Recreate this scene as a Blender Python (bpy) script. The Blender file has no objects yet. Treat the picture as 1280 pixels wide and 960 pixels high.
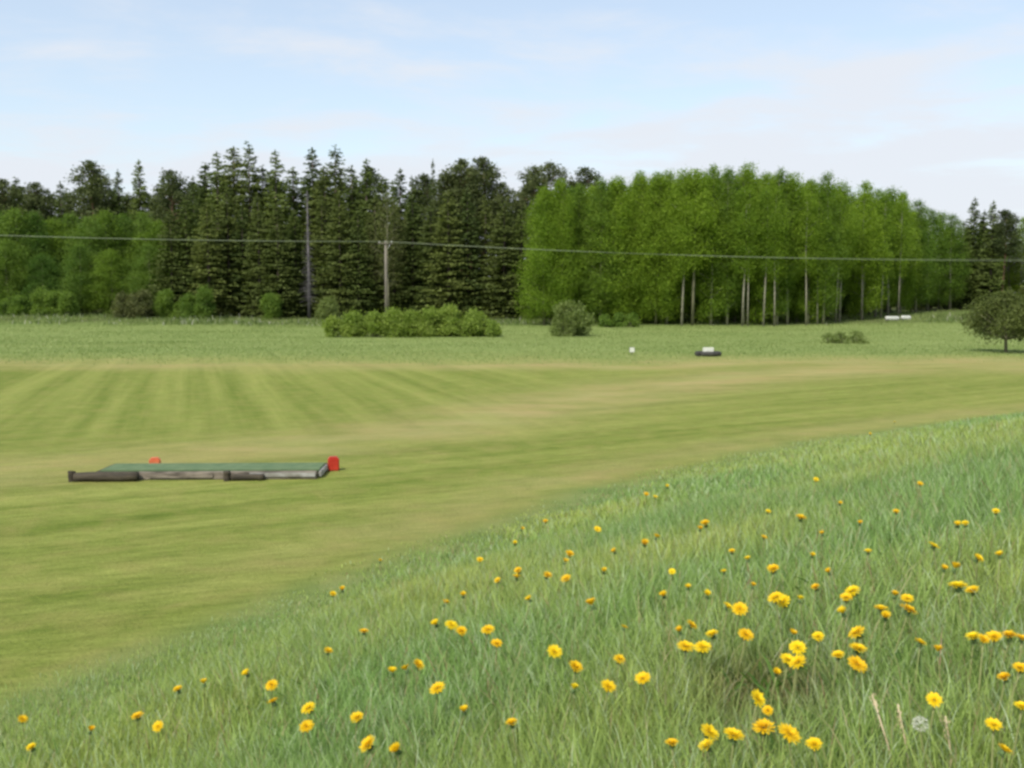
import bpy, bmesh, math, random
import numpy as np
from mathutils import Vector, Matrix

R = math.radians
rng = np.random.default_rng(7)
random.seed(7)
scene = bpy.context.scene
COL = scene.collection

# ------------------------------------------------------------------ camera
CAM = Vector((0.0, 0.0, 3.0))
FPX = 1244.0                                   # focal length in pixels of a 1280 px wide frame
PITCH = math.atan(108.0 / FPX)
cam_d = bpy.data.cameras.new("camera")
cam_d.sensor_width = 36.0
cam_d.lens = 36.0 * FPX / 1280.0
cam_d.clip_start = 0.1
cam_d.clip_end = 9000.0
cam = bpy.data.objects.new("camera", cam_d)
cam.location = CAM
cam.rotation_euler = (R(90) - PITCH, 0, 0)
COL.objects.link(cam)
scene.camera = cam

# ------------------------------------------------------------------ light
SUN_EL, SUN_AZ = R(50), R(212)                 # azimuth of the sun, clockwise from +Y
world = bpy.data.worlds.new("World")
scene.world = world
world.use_nodes = True
wt = world.node_tree
wt.nodes.clear()
def wn(t, **k):
    n = wt.nodes.new(t)
    for a, b in k.items(): setattr(n, a, b)
    return n
sky = wn("ShaderNodeTexSky", sky_type='NISHITA')
sky.sun_disc = False
sky.sun_elevation = SUN_EL
sky.sun_rotation = SUN_AZ
sky.air_density = 1.0; sky.dust_density = 1.6; sky.ozone_density = 1.0
tc = wn("ShaderNodeTexCoord")
sep = wn("ShaderNodeSeparateXYZ")
wt.links.new(tc.outputs['Generated'], sep.inputs[0])
def wmath(op, a, b=None, clamp=False):
    n = wn("ShaderNodeMath", operation=op); n.use_clamp = clamp
    for i, v in enumerate((a, b)):
        if v is None: continue
        if isinstance(v, (int, float)): n.inputs[i].default_value = v
        else: wt.links.new(v, n.inputs[i])
    return n.outputs[0]
zz = wmath('ADD', wmath('MAXIMUM', sep.outputs[2], 0.0), 0.10)
cx = wmath('DIVIDE', sep.outputs[0], zz); cy = wmath('DIVIDE', sep.outputs[1], zz)
comb = wn("ShaderNodeCombineXYZ")
wt.links.new(cx, comb.inputs[0]); wt.links.new(cy, comb.inputs[1])
def wnoise(scale, detail, rough, off, dist=0.0):
    mp = wn("ShaderNodeMapping")
    mp.inputs['Location'].default_value = off
    mp.inputs['Scale'].default_value = (scale * 0.8, scale, 1)
    wt.links.new(comb.outputs[0], mp.inputs[0])
    n = wn("ShaderNodeTexNoise")
    n.inputs['Scale'].default_value = 1.0; n.inputs['Detail'].default_value = detail
    n.inputs['Roughness'].default_value = rough; n.inputs['Distortion'].default_value = dist
    wt.links.new(mp.outputs[0], n.inputs['Vector'])
    return n.outputs['Fac']
n1 = wnoise(0.55, 6, 0.55, (3.1, 1.7, 0), 0.6)
n2 = wnoise(1.9, 7, 0.6, (8.3, 4.2, 0), 0.3)
# cover grows towards the horizon
low = wn("ShaderNodeMapRange"); low.inputs[1].default_value = 0.0; low.inputs[2].default_value = 0.32
low.inputs[3].default_value = 0.30; low.inputs[4].default_value = -0.16
wt.links.new(sep.outputs[2], low.inputs[0])
cov = wmath('ADD', wmath('ADD', wmath('MULTIPLY', n1, 0.8), wmath('MULTIPLY', n2, 0.8)), low.outputs[0])
cr = wn("ShaderNodeMapRange", interpolation_type='SMOOTHSTEP')
cr.inputs[1].default_value = 0.66; cr.inputs[2].default_value = 0.96
cr.inputs[3].default_value = 0.38; cr.inputs[4].default_value = 0.95
wt.links.new(cov, cr.inputs[0])
mixc = wn("ShaderNodeMix", data_type='RGBA')
mixc.inputs[7].default_value = (3.36, 3.52, 3.80, 1)
wt.links.new(cr.outputs[0], mixc.inputs[0])
tone = wn("ShaderNodeMix", data_type='RGBA', blend_type='MULTIPLY'); tone.inputs[0].default_value = 1.0
tone.inputs[7].default_value = (0.96, 0.95, 0.89, 1)
wt.links.new(sky.outputs[0], tone.inputs[6]); wt.links.new(tone.outputs[2], mixc.inputs[6])
bg = wn("ShaderNodeBackground"); bg.inputs[1].default_value = 0.14
wt.links.new(mixc.outputs[2], bg.inputs[0])
wo = wn("ShaderNodeOutputWorld"); wt.links.new(bg.outputs[0], wo.inputs[0])

sun_d = bpy.data.lights.new("sun", 'SUN')
sun_d.energy = 2.7; sun_d.angle = R(3.0); sun_d.color = (1.0, 0.95, 0.87)
sun = bpy.data.objects.new("sun", sun_d)
sd = Vector((math.sin(SUN_AZ) * math.cos(SUN_EL), math.cos(SUN_AZ) * math.cos(SUN_EL), math.sin(SUN_EL)))
sun.rotation_euler = (-sd).to_track_quat('-Z', 'Y').to_euler()
sun.location = (0, -20, 60)
COL.objects.link(sun)

scene.view_settings.view_transform = 'Standard'
scene.view_settings.look = 'None'
scene.view_settings.gamma = 1.0
scene.view_settings.exposure = 0.78
scene.view_settings.use_curve_mapping = False
scene.render.engine = 'CYCLES'
scene.cycles.max_bounces = 6
scene.cycles.diffuse_bounces = 3
scene.cycles.transmission_bounces = 4
scene.cycles.pixel_filter_type = 'BLACKMAN_HARRIS'
scene.cycles.filter_width = 2.9                # the photograph's soft lens

# ------------------------------------------------------------------ helpers
def ray(px, py):
    """Direction of the sight line through a pixel of the 1280x960 photograph."""
    v = Vector(((px - 640) / FPX, 1.0, -(py - 480) / FPX))
    v.rotate(Matrix.Rotation(-PITCH, 3, 'X'))
    return v / v.y

def sstep(a, b, x):
    t = np.clip((x - a) / (b - a), 0, 1)
    return t * t * (3 - 2 * t)

_tab = np.random.default_rng(3).random((256, 256))
def vnoise(x, y, seed=0):
    x = np.asarray(x, float) + seed * 17.3; y = np.asarray(y, float) + seed * 9.1
    xi = np.floor(x).astype(int); yi = np.floor(y).astype(int)
    fx = x - xi; fy = y - yi
    fx = fx * fx * (3 - 2 * fx); fy = fy * fy * (3 - 2 * fy)
    g = lambda i, j: _tab[(xi + i) % 256, (yi + j) % 256]
    return (g(0, 0) * (1 - fx) + g(1, 0) * fx) * (1 - fy) + (g(0, 1) * (1 - fx) + g(1, 1) * fx) * fy
def fbm(x, y, seed=0, o=4):
    s = 0; a = 0.5; t = 0
    for k in range(o):
        s = s + a * vnoise(x * 2 ** k, y * 2 ** k, seed + k); t += a; a *= 0.5
    return s / t

def mesh_np(name, verts, faces_n, idx, mat, smooth=False, color=None):
    """verts (N,3), faces_n loop totals, idx flat vertex indices."""
    me = bpy.data.meshes.new(name)
    verts = np.ascontiguousarray(verts, dtype=np.float32)
    faces_n = np.asarray(faces_n, dtype=np.int32); idx = np.asarray(idx, dtype=np.int32)
    me.vertices.add(len(verts)); me.vertices.foreach_set("co", verts.ravel())
    me.loops.add(len(idx)); me.loops.foreach_set("vertex_index", idx)
    me.polygons.add(len(faces_n))
    st = np.zeros(len(faces_n), dtype=np.int32); st[1:] = np.cumsum(faces_n)[:-1]
    me.polygons.foreach_set("loop_start", st)
    me.polygons.foreach_set("loop_total", faces_n)
    if smooth: me.polygons.foreach_set("use_smooth", np.ones(len(faces_n), dtype=bool))
    if color is not None:
        ca = me.color_attributes.new("tint", 'FLOAT_COLOR', 'POINT')
        c = np.ones((len(verts), 4), dtype=np.float32); c[:, :3] = color
        ca.data.foreach_set("color", c.ravel())
    me.materials.append(mat)
    me.update(calc_edges=True)
    return me

def link(name, me, parent=None, loc=None):
    o = bpy.data.objects.new(name, me)
    COL.objects.link(o)
    if parent is not None: o.parent = parent
    if loc is not None: o.location = loc
    return o

def tag(o, label=None, cat=None, group=None, kind=None):
    if label: o['label'] = label
    if cat: o['category'] = cat
    if group: o['group'] = group
    if kind: o['kind'] = kind
    return o

def empty(name, loc, rz=0.0, s=1.0):
    o = bpy.data.objects.new(name, None); COL.objects.link(o)
    o.location = loc; o.rotation_euler = (0, 0, rz)
    o.scale = (s, s, s) if isinstance(s, (int, float)) else s
    o.empty_display_size = 0.3
    return o

# ------------------------------------------------------------------ materials
def newmat(name):
    m = bpy.data.materials.new(name); m.use_nodes = True
    m.node_tree.nodes.clear()
    return m, m.node_tree
class NT:
    def __init__(s, nt): s.t = nt
    def n(s, t, **k):
        x = s.t.nodes.new(t)
        for a, b in k.items(): setattr(x, a, b)
        return x
    def l(s, a, b): s.t.links.new(a, b)
    def put(s, sock, v):
        if isinstance(v, (int, float)): sock.default_value = v
        elif isinstance(v, (tuple, list)): sock.default_value = tuple(v) + ((1,) if len(v) == 3 and sock.type == 'RGBA' else ())
        else: s.l(v, sock)
    def math(s, op, a, b=0.0, clamp=False):
        x = s.n("ShaderNodeMath", operation=op); x.use_clamp = clamp
        s.put(x.inputs[0], a); s.put(x.inputs[1], b); return x.outputs[0]
    def mix(s, f, a, b, mode='MIX'):
        x = s.n("ShaderNodeMix", data_type='RGBA', blend_type=mode)
        s.put(x.inputs[0], f); s.put(x.inputs[6], a); s.put(x.inputs[7], b); return x.outputs[2]
    def rng(s, v, a, b, c=0.0, d=1.0, smooth=False):
        x = s.n("ShaderNodeMapRange")
        if smooth: x.interpolation_type = 'SMOOTHSTEP'
        s.put(x.inputs[0], v)
        for i, q in enumerate((a, b, c, d)): x.inputs[i + 1].default_value = q
        return x.outputs[0]
    def noise(s, vec, scale, detail=4, rough=0.55, dist=0.0, loc=(0, 0, 0), rot=(0, 0, 0), sc=(1, 1, 1)):
        if rot != (0, 0, 0):
            m0 = s.n("ShaderNodeMapping"); m0.inputs['Rotation'].default_value = rot
            s.l(vec, m0.inputs[0]); vec = m0.outputs[0]
        mp = s.n("ShaderNodeMapping")
        mp.inputs['Location'].default_value = loc; mp.inputs['Scale'].default_value = sc
        s.l(vec, mp.inputs[0])
        x = s.n("ShaderNodeTexNoise"); s.l(mp.outputs[0], x.inputs['Vector'])
        x.inputs['Scale'].default_value = scale; x.inputs['Detail'].default_value = detail
        x.inputs['Roughness'].default_value = rough; x.inputs['Distortion'].default_value = dist
        return x.outputs['Fac']
    def attr(s, name):
        x = s.n("ShaderNodeAttribute"); x.attribute_name = name; return x
    def out(s, sh):
        o = s.n("ShaderNodeOutputMaterial"); s.l(sh, o.inputs[0])

def leafmat(name, c1, c2, trans=0.3, tint=False, rough=0.7, var=0.35, spec=0.25):
    """Leaves or needles: patchy colour between c1 and c2, varied per tree, partly translucent."""
    m, t = newmat(name); N = NT(t)
    g = N.n("ShaderNodeTexCoord"); oi = N.n("ShaderNodeObjectInfo")
    nz = N.noise(g.outputs['Object'], 0.9, 4, 0.65)
    f = N.math('ADD', N.rng(nz, 0.3, 0.7), N.math('MULTIPLY', N.math('SUBTRACT', oi.outputs['Random'], 0.5), var), clamp=True)
    col = N.mix(f, c1, c2)
    if tint:
        col = N.mix(1.0, col, N.attr("tint").outputs['Color'], 'MULTIPLY')
    b = N.n("ShaderNodeBsdfPrincipled"); N.put(b.inputs['Base Color'], col)
    b.inputs['Roughness'].default_value = rough; b.inputs['Specular IOR Level'].default_value = spec
    tr = N.n("ShaderNodeBsdfTranslucent")
    N.put(tr.inputs['Color'], N.mix(1.0, col, (1.15, 1.2, 0.6), 'MULTIPLY'))
    mx = N.n("ShaderNodeMixShader"); mx.inputs[0].default_value = trans
    N.l(b.outputs[0], mx.inputs[1]); N.l(tr.outputs[0], mx.inputs[2]); N.out(mx.outputs[0])
    return m

def plain(name, c1, c2=None, rough=0.7, scale=4.0, sc=(1, 1, 1), metal=0.0, bump=0.0, lo=0.35, hi=0.65, coord='Object'):
    m, t = newmat(name); N = NT(t)
    g = N.n("ShaderNodeTexCoord").outputs[coord]
    nz = N.noise(g, scale, 6, 0.6, sc=sc)
    b = N.n("ShaderNodeBsdfPrincipled")
    N.put(b.inputs['Base Color'], N.mix(N.rng(nz, lo, hi), c1, c2 or c1))
    b.inputs['Roughness'].default_value = rough; b.inputs['Metallic'].default_value = metal
    if bump:
        bp = N.n("ShaderNodeBump"); bp.inputs['Strength'].default_value = bump; bp.inputs['Distance'].default_value = 0.02
        N.l(nz, bp.inputs['Height']); N.l(bp.outputs[0], b.inputs['Normal'])
    N.out(b.outputs[0]); return m

def grassmat(name, trans=0.45):
    m, t = newmat(name); N = NT(t)
    col = N.attr("tint").outputs['Color']
    b = N.n("ShaderNodeBsdfPrincipled"); N.put(b.inputs['Base Color'], col)
    b.inputs['Roughness'].default_value = 0.6; b.inputs['Specular IOR Level'].default_value = 0.3
    tr = N.n("ShaderNodeBsdfTranslucent"); N.put(tr.inputs['Color'], N.mix(1.0, col, (1.0, 1.06, 0.8), 'MULTIPLY'))
    mx = N.n("ShaderNodeMixShader"); mx.inputs[0].default_value = trans
    N.l(b.outputs[0], mx.inputs[1]); N.l(tr.outputs[0], mx.inputs[2]); N.out(mx.outputs[0])
    return m

M = {}
M['spruce'] = leafmat("spruce needles", (0.056, 0.084, 0.018), (0.118, 0.158, 0.034), 0.28, var=1.1)
M['spruce_olive'] = leafmat("olive spruce needles", (0.062, 0.088, 0.018), (0.128, 0.158, 0.036), 0.25, var=0.9)
M['pine'] = leafmat("pine needles", (0.046, 0.066, 0.020), (0.105, 0.128, 0.040), 0.22, var=0.8)
M['birch'] = leafmat("fresh birch leaves", (0.112, 0.196, 0.016), (0.212, 0.312, 0.027), 0.45, var=0.9)
M['birch_cool'] = leafmat("cool birch leaves", (0.085, 0.160, 0.018), (0.165, 0.250, 0.028), 0.42, var=0.9)
M['alder'] = leafmat("alder leaves", (0.070, 0.140, 0.020), (0.145, 0.225, 0.032), 0.40, var=1.0)
M['brown_leaf'] = leafmat("bronze young leaves", (0.080, 0.100, 0.032), (0.145, 0.155, 0.050), 0.3, var=0.6)
M['bush'] = leafmat("willow leaves", (0.150, 0.225, 0.032), (0.270, 0.345, 0.070), 0.45, var=0.3)
M['bush_grey'] = leafmat("grey green leaves", (0.130, 0.180, 0.045), (0.205, 0.255, 0.080), 0.42, var=0.3)
M['apple'] = leafmat("olive crown leaves", (0.056, 0.078, 0.018), (0.120, 0.148, 0.034), 0.25, var=0.2)
M['bark_spruce'] = plain("spruce bark", (0.07, 0.052, 0.04), (0.14, 0.11, 0.09), 0.9, 3, (1, 1, 0.4))
M['bark_pine'] = plain("pine bark", (0.10, 0.06, 0.04), (0.22, 0.12, 0.07), 0.9, 3, (1, 1, 0.4))
M['bark_dead'] = plain("dead grey wood", (0.085, 0.078, 0.080), (0.15, 0.14, 0.145), 0.9, 3, (1, 1, 0.3))
M['bark_birch'] = plain("birch bark", (0.10, 0.095, 0.065), (0.26, 0.245, 0.18), 0.8, 2.5, (0.6, 0.6, 2.2), lo=0.38, hi=0.5)
M['bark_aspen'] = plain("greenish trunk bark", (0.09, 0.09, 0.05), (0.20, 0.19, 0.11), 0.85, 2.5, (1, 1, 0.5))
M['grass'] = grassmat("grass blades")
M['wood_grey'] = plain("weathered timber", (0.05, 0.04, 0.028), (0.27, 0.23, 0.18), 0.85, 6, (0.45, 2, 2), bump=0.4)
M['wood_pale'] = plain('bleached board', (0.15, 0.14, 0.11), (0.42, 0.42, 0.40), 0.8, 5, (0.6, 2, 2))
M['wood_dark'] = plain("dark wet timber", (0.018, 0.014, 0.008), (0.060, 0.048, 0.028), 0.85, 6, (0.25, 3, 3), bump=0.4)
M['pole_wood'] = plain("pole timber", (0.10, 0.088, 0.068), (0.19, 0.17, 0.135), 0.85, 5, (1, 1, 0.15))
M['mat'] = plain("green turf mat", (0.055, 0.105, 0.040), (0.105, 0.155, 0.068), 0.95, 5, lo=0.3, hi=0.7)
M['white'] = plain("white paint", (0.50, 0.52, 0.44), (0.62, 0.64, 0.55), 0.5, 5)
M['white_film'] = plain("white wrapping film", (0.36, 0.38, 0.33), (0.46, 0.47, 0.42), 0.35, 3)
M['red'] = plain("red paint", (0.36, 0.018, 0.008), (0.48, 0.035, 0.016), 0.45, 7)
M['orange'] = plain("faded orange red paint", (0.50, 0.11, 0.04), (0.60, 0.17, 0.07), 0.5, 7)
M['rubber'] = plain("black rubber", (0.02, 0.02, 0.018), (0.05, 0.05, 0.04), 0.8, 6)
M['steel'] = plain("galvanised steel", (0.35, 0.36, 0.37), (0.45, 0.46, 0.47), 0.45, 5, metal=0.8)
M['wire'] = plain("weathered aluminium wire", (0.17, 0.21, 0.12), (0.22, 0.26, 0.16), 0.5, 2)
M['ceramic'] = plain("ceramic insulator", (0.55, 0.54, 0.50), (0.65, 0.64, 0.6), 0.25, 4)
M['petal'] = leafmat("dandelion petals", (0.74, 0.46, 0.010), (0.82, 0.68, 0.020), 0.3, var=0.7)
M['stem'] = plain("dandelion stem", (0.16, 0.17, 0.06), (0.22, 0.24, 0.09), 0.6)
M['sepal'] = plain("green bracts", (0.06, 0.11, 0.03), (0.10, 0.16, 0.05), 0.7)
M['fluff'] = leafmat("seed fluff", (0.6, 0.6, 0.57), (0.75, 0.75, 0.72), 0.4)
M['straw'] = plain("dry straw", (0.42, 0.33, 0.20), (0.58, 0.48, 0.32), 0.75, 9)

# ------------------------------------------------------------------ terrain
def field_hit(px, py, z=0.0):
    d = ray(px, py); t = (CAM.z - z) / -d.z
    return (d.x * t, t)
toe_px = [(-420, 1110), (-160, 960), (0, 888), (200, 815), (400, 734), (520, 688), (640, 648), (740, 612), (850, 586), (960, 562), (1060, 544), (1170, 530), (1280, 518), (1500, 498)]
TOE = [(-9.0, -30.0), (-7.2, -6.0)] + [field_hit(*p) for p in toe_px] + [(60.0, 62.0)]
_t = np.array(TOE)
def toe_dist(x, y):
    """Signed distance to the foot of the bank, positive on the bank's side."""
    x = np.asarray(x, float); y = np.asarray(y, float)
    best = np.full(x.shape, 1e9); sg = np.zeros(x.shape)
    for i in range(len(_t) - 1):
        a, b = _t[i], _t[i + 1]; ab = b - a; L2 = ab @ ab
        u = np.clip(((x - a[0]) * ab[0] + (y - a[1]) * ab[1]) / L2, 0, 1)
        dx = x - (a[0] + u * ab[0]); dy = y - (a[1] + u * ab[1])
        d = np.hypot(dx, dy); s = np.sign(dx * ab[1] - dy * ab[0])
        m = d < best; best = np.where(m, d, best); sg = np.where(m, s, sg)
    return best * sg
HT, KB = 2.05, 4.0
def gz(x, y):
    x = np.asarray(x, float); y = np.asarray(y, float)
    d = toe_dist(x, y)
    SL = 0.335 - 0.105 * sstep(4, 18, y)
    h = SL * np.where(d > 1.5, d - 0.75, np.where(d > 0, d * d / 3.0, 0))
    h = np.where(h > 0, HT - np.logaddexp(0, (HT - h) * KB) / KB, 0)
    h = np.maximum(h, 0) - 0.0
    far = 0.95 * sstep(66, 150, y) + 0.55 * sstep(25, 60, x) * sstep(70, 110, y) + 0.5 * sstep(-20, -60, x) * sstep(85, 115, y)
    rough = 0.10 * (fbm(x * 0.12, y * 0.12, 5) - 0.5) * sstep(40, 80, y) * 2
    small = 0.05 * (fbm(x * 0.9, y * 0.9, 8) - 0.5) * sstep(0, 2, d)
    return h + far + rough + small
def gz1(x, y): return float(gz(np.array([x]), np.array([y]))[0])

def ground_hit(px, py, lift=0.0):
    """Where the sight line through a pixel meets the bank (or a level LIFT above it)."""
    d = ray(px, py); t0 = 0.8
    while t0 < 60:
        if CAM.z + d.z * t0 < gz1(d.x * t0, t0) + lift: break
        t0 *= 1.015
    lo, hi = t0 / 1.015, t0
    for _ in range(12):
        m = (lo + hi) / 2
        if CAM.z + d.z * m < gz1(d.x * m, m) + lift: hi = m
        else: lo = m
    return d.x * hi, hi

def axis(parts):
    a = []
    for lo, hi, st in parts: a += list(np.arange(lo, hi, st))
    a.append(parts[-1][1]); return np.array(a)
xs = axis([(-4000, -400, 450), (-400, -80, 16), (-80, -30, 1.6), (-30, -12, 0.6), (-12, 14, 0.3), (14, 34, 0.6), (34, 80, 1.6), (80, 400, 16), (400, 4000, 450)])
ys = axis([(-600, -60, 90), (-60, -8, 4), (-8, 26, 0.3), (26, 56, 0.5), (56, 130, 1.2), (130, 420, 12), (420, 6000, 500)])
X, Y = np.meshgrid(xs, ys)
Zg = gz(X.ravel(), Y.ravel())
V = np.stack([X.ravel(), Y.ravel(), Zg], 1)
nx, ny = len(xs), len(ys)
i0 = (np.arange(ny - 1)[:, None] * nx + np.arange(nx - 1)[None]).ravel()
F = np.stack([i0, i0 + 1, i0 + nx + 1, i0 + nx], 1)

# dry worn track and belt on the mown field
PATH = np.array([field_hit(*p) for p in [(-200, 606), (0, 592), (180, 574), (350, 560), (540, 536), (640, 514), (760, 494), (870, 478), (960, 468), (1100, 461)]])
def path_dist(x, y):
    best = np.full(np.shape(x), 1e9)
    for i in range(len(PATH) - 1):
        a, b = PATH[i], PATH[i + 1]; ab = b - a
        u = np.clip(((x - a[0]) * ab[0] + (y - a[1]) * ab[1]) / (ab @ ab), 0, 1)
        best = np.minimum(best, np.hypot(x - (a[0] + u * ab[0]), y - (a[1] + u * ab[1])))
    return best
def zones(x, y):
    w = 2.0 * (fbm(x * 0.1, y * 0.1, 2) - 0.5)
    mead = sstep(43.5, 58.0, y + w * 4.0 + 3.0 * (fbm(x * 0.45, y * 0.25, 6) - 0.5))
    belt = sstep(39.0, 45.5, y + w * 5) * (1 - mead) * (0.75 + 0.25 * sstep(-10, 8, x))
    pd = path_dist(x, y); wid = 0.9 + 0.05 * y
    track = np.exp(-(pd / wid) ** 2) * (0.55 + 0.45 * sstep(10, 30, y))
    toe = np.exp(-((toe_dist(x, y) + 0.9) / 0.8) ** 2) * sstep(9, 13, y) * 0.55
    dry = np.clip(np.maximum(np.maximum(belt, track), toe), 0, 1)
    bank = sstep(-0.5, 0.35, toe_dist(x, y) + 0.6 * (fbm(x * 0.7, y * 0.7, 4) - 0.5))
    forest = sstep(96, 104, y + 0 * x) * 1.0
    return mead, dry, bank, forest
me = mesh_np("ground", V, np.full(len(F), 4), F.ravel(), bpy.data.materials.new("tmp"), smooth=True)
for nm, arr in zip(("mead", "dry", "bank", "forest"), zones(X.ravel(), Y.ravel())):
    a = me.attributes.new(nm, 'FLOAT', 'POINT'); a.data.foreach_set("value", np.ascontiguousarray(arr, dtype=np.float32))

gm, t = newmat("field grass"); N = NT(t)
P = N.n("ShaderNodeNewGeometry").outputs['Position']
mead = N.attr("mead").outputs['Fac']; dry = N.attr("dry").outputs['Fac']; bank = N.attr("bank").outputs['Fac']; forest = N.attr("forest").outputs['Fac']
fine = N.noise(P, 22, 5, 0.7)
mid = N.noise(P, 1.6, 5, 0.6, 0.4)
# mowing streaks that follow the foot of the bank
st1 = N.noise(P, 1.0, 5, 0.6, 0.5, rot=(0, 0, R(-31)), sc=(0.13, 1.5, 1))
st2 = N.noise(P, 1.0, 5, 0.62, 0.3, loc=(5, 3, 0), rot=(0, 0, R(-35)), sc=(0.045, 0.6, 1))
# mowing streaks that run away from the tee
st3 = N.noise(P, 1.0, 4, 0.6, 0.2, loc=(2, 7, 0), rot=(0, 0, R(-108)), sc=(0.035, 1.1, 1))
sepP = N.n("ShaderNodeSeparateXYZ"); N.l(P, sepP.inputs[0])
leftz = N.math('MULTIPLY', N.rng(sepP.outputs[0], 4, -2, 0, 1, True), N.rng(sepP.outputs[1], 19, 24, 0, 1, True))
streak = N.math('ADD', N.math('MULTIPLY', st1, 0.75), N.math('MULTIPLY', st2, 0.65))
streak = N.math('SUBTRACT', streak, 0.2)
streak = N.math('ADD', N.math('MULTIPLY', streak, N.math('SUBTRACT', 1.0, leftz)), N.math('MULTIPLY', st3, leftz))
mown = N.mix(N.rng(streak, 0.30, 0.70), (0.110, 0.156, 0.021), (0.234, 0.266, 0.064))
st4 = N.noise(P, 1.0, 6, 0.7, 0.3, loc=(9, 1, 0), rot=(0, 0, R(-27)), sc=(0.8, 6.0, 1))
mown = N.mix(1.0, mown, N.mix(N.rng(st4, 0.3, 0.7), (0.80, 0.84, 0.75), (1.18, 1.14, 1.2)), 'MULTIPLY')
st5 = N.noise(P, 1.0, 7, 0.75, 0.2, loc=(4, 1, 0), rot=(0, 0, R(-12)), sc=(2.2, 9.0, 1))
mown = N.mix(1.0, mown, N.mix(N.rng(st5, 0.3, 0.7), (0.68, 0.70, 0.60), (1.3, 1.26, 1.36)), 'MULTIPLY')
mown = N.mix(N.math('MULTIPLY', N.rng(mid, 0.45, 0.75), 0.5), mown, (0.27, 0.240, 0.078))
drycol = N.mix(N.rng(N.noise(P, 0.35, 4, 0.6), 0.35, 0.7), (0.330, 0.300, 0.125), (0.385, 0.280, 0.135))
dn = N.noise(P, 0.8, 5, 0.65, 0.5, sc=(0.35, 1.2, 1))
c = N.mix(N.math('MULTIPLY', N.math('MULTIPLY', dry, N.rng(dn, 0.3, 0.65, 0.2, 1.0)), 0.85), mown, drycol)
c = N.mix(1.0, c, N.mix(N.rng(fine, 0.25, 0.75), (0.72, 0.74, 0.66), (1.22, 1.2, 1.25)), 'MULTIPLY')
meadc = N.mix(N.rng(N.noise(P, 0.5, 5, 0.65, sc=(0.3, 1.6, 1)), 0.35, 0.65), (0.150, 0.205, 0.055), (0.215, 0.262, 0.085))
c = N.mix(mead, c, meadc)
bankc = N.mix(N.rng(mid, 0.35, 0.65), (0.120, 0.175, 0.050), (0.190, 0.225, 0.075))
c = N.mix(bank, c, bankc)
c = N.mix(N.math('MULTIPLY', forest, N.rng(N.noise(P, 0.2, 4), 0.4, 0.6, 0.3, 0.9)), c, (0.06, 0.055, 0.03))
b = N.n("ShaderNodeBsdfPrincipled"); N.put(b.inputs['Base Color'], c)
b.inputs['Roughness'].default_value = 0.9; b.inputs['Specular IOR Level'].default_value = 0.1
bp = N.n("ShaderNodeBump"); bp.inputs['Strength'].default_value = 0.7; bp.inputs['Distance'].default_value = 0.05
N.l(N.math('ADD', fine, N.math('MULTIPLY', mid, 0.8)), bp.inputs['Height']); N.l(bp.outputs[0], b.inputs['Normal'])
N.out(b.outputs[0])
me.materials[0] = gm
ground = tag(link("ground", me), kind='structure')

# ------------------------------------------------------------------ grass
def blades(name, x, y, h, w, col, lean=0.45, rows=3, label=None, base=None):
    """One mesh of bent, tapering blades standing on the ground."""
    n = len(x); z = gz(x, y) - 0.01 if base is None else base
    az = rng.random(n) * 2 * np.pi
    face = rng.random(n) * 2 * np.pi
    ln = lean * (0.25 + rng.random(n)) * h
    dx, dy = np.cos(az) * ln, np.sin(az) * ln
    fx, fy = np.cos(face) * w * 0.5, np.sin(face) * w * 0.5
    ts = [0.0, 0.45, 0.8][:rows]; ws = [1.0, 0.85, 0.55]
    nv = 2 * len(ts) + 1
    VV = np.zeros((n, nv, 3)); CC = np.zeros((n, nv, 3))
    for k, t_ in enumerate(ts):
        cx_, cy_, cz_ = x + dx * t_ ** 2, y + dy * t_ ** 2, z + h * (t_ - 0.12 * t_ ** 2)
        VV[:, 2 * k] = np.stack([cx_ - fx * ws[k], cy_ - fy * ws[k], cz_], 1)
        VV[:, 2 * k + 1] = np.stack([cx_ + fx * ws[k], cy_ + fy * ws[k], cz_], 1)
        CC[:, 2 * k] = CC[:, 2 * k + 1] = col
    VV[:, -1] = np.stack([x + dx, y + dy, z + h * 0.86], 1); CC[:, -1] = col
    b0 = (np.arange(n) * nv)[:, None]
    loops, tot = [], []
    for k in range(len(ts) - 1):
        loops.append(b0 + np.array([[2 * k, 2 * k + 1, 2 * k + 3, 2 * k + 2]])); tot.append(4)
    loops.append(b0 + np.array([[nv - 3, nv - 2, nv - 1]])); tot.append(3)
    idx = np.concatenate(loops, 1).ravel(); ft = np.tile(tot, n)
    me = mesh_np(name, VV.reshape(-1, 3), ft, idx, M['grass'], smooth=True, color=CC.reshape(-1, 3))
    return tag(link(name, me), kind='stuff')

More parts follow.
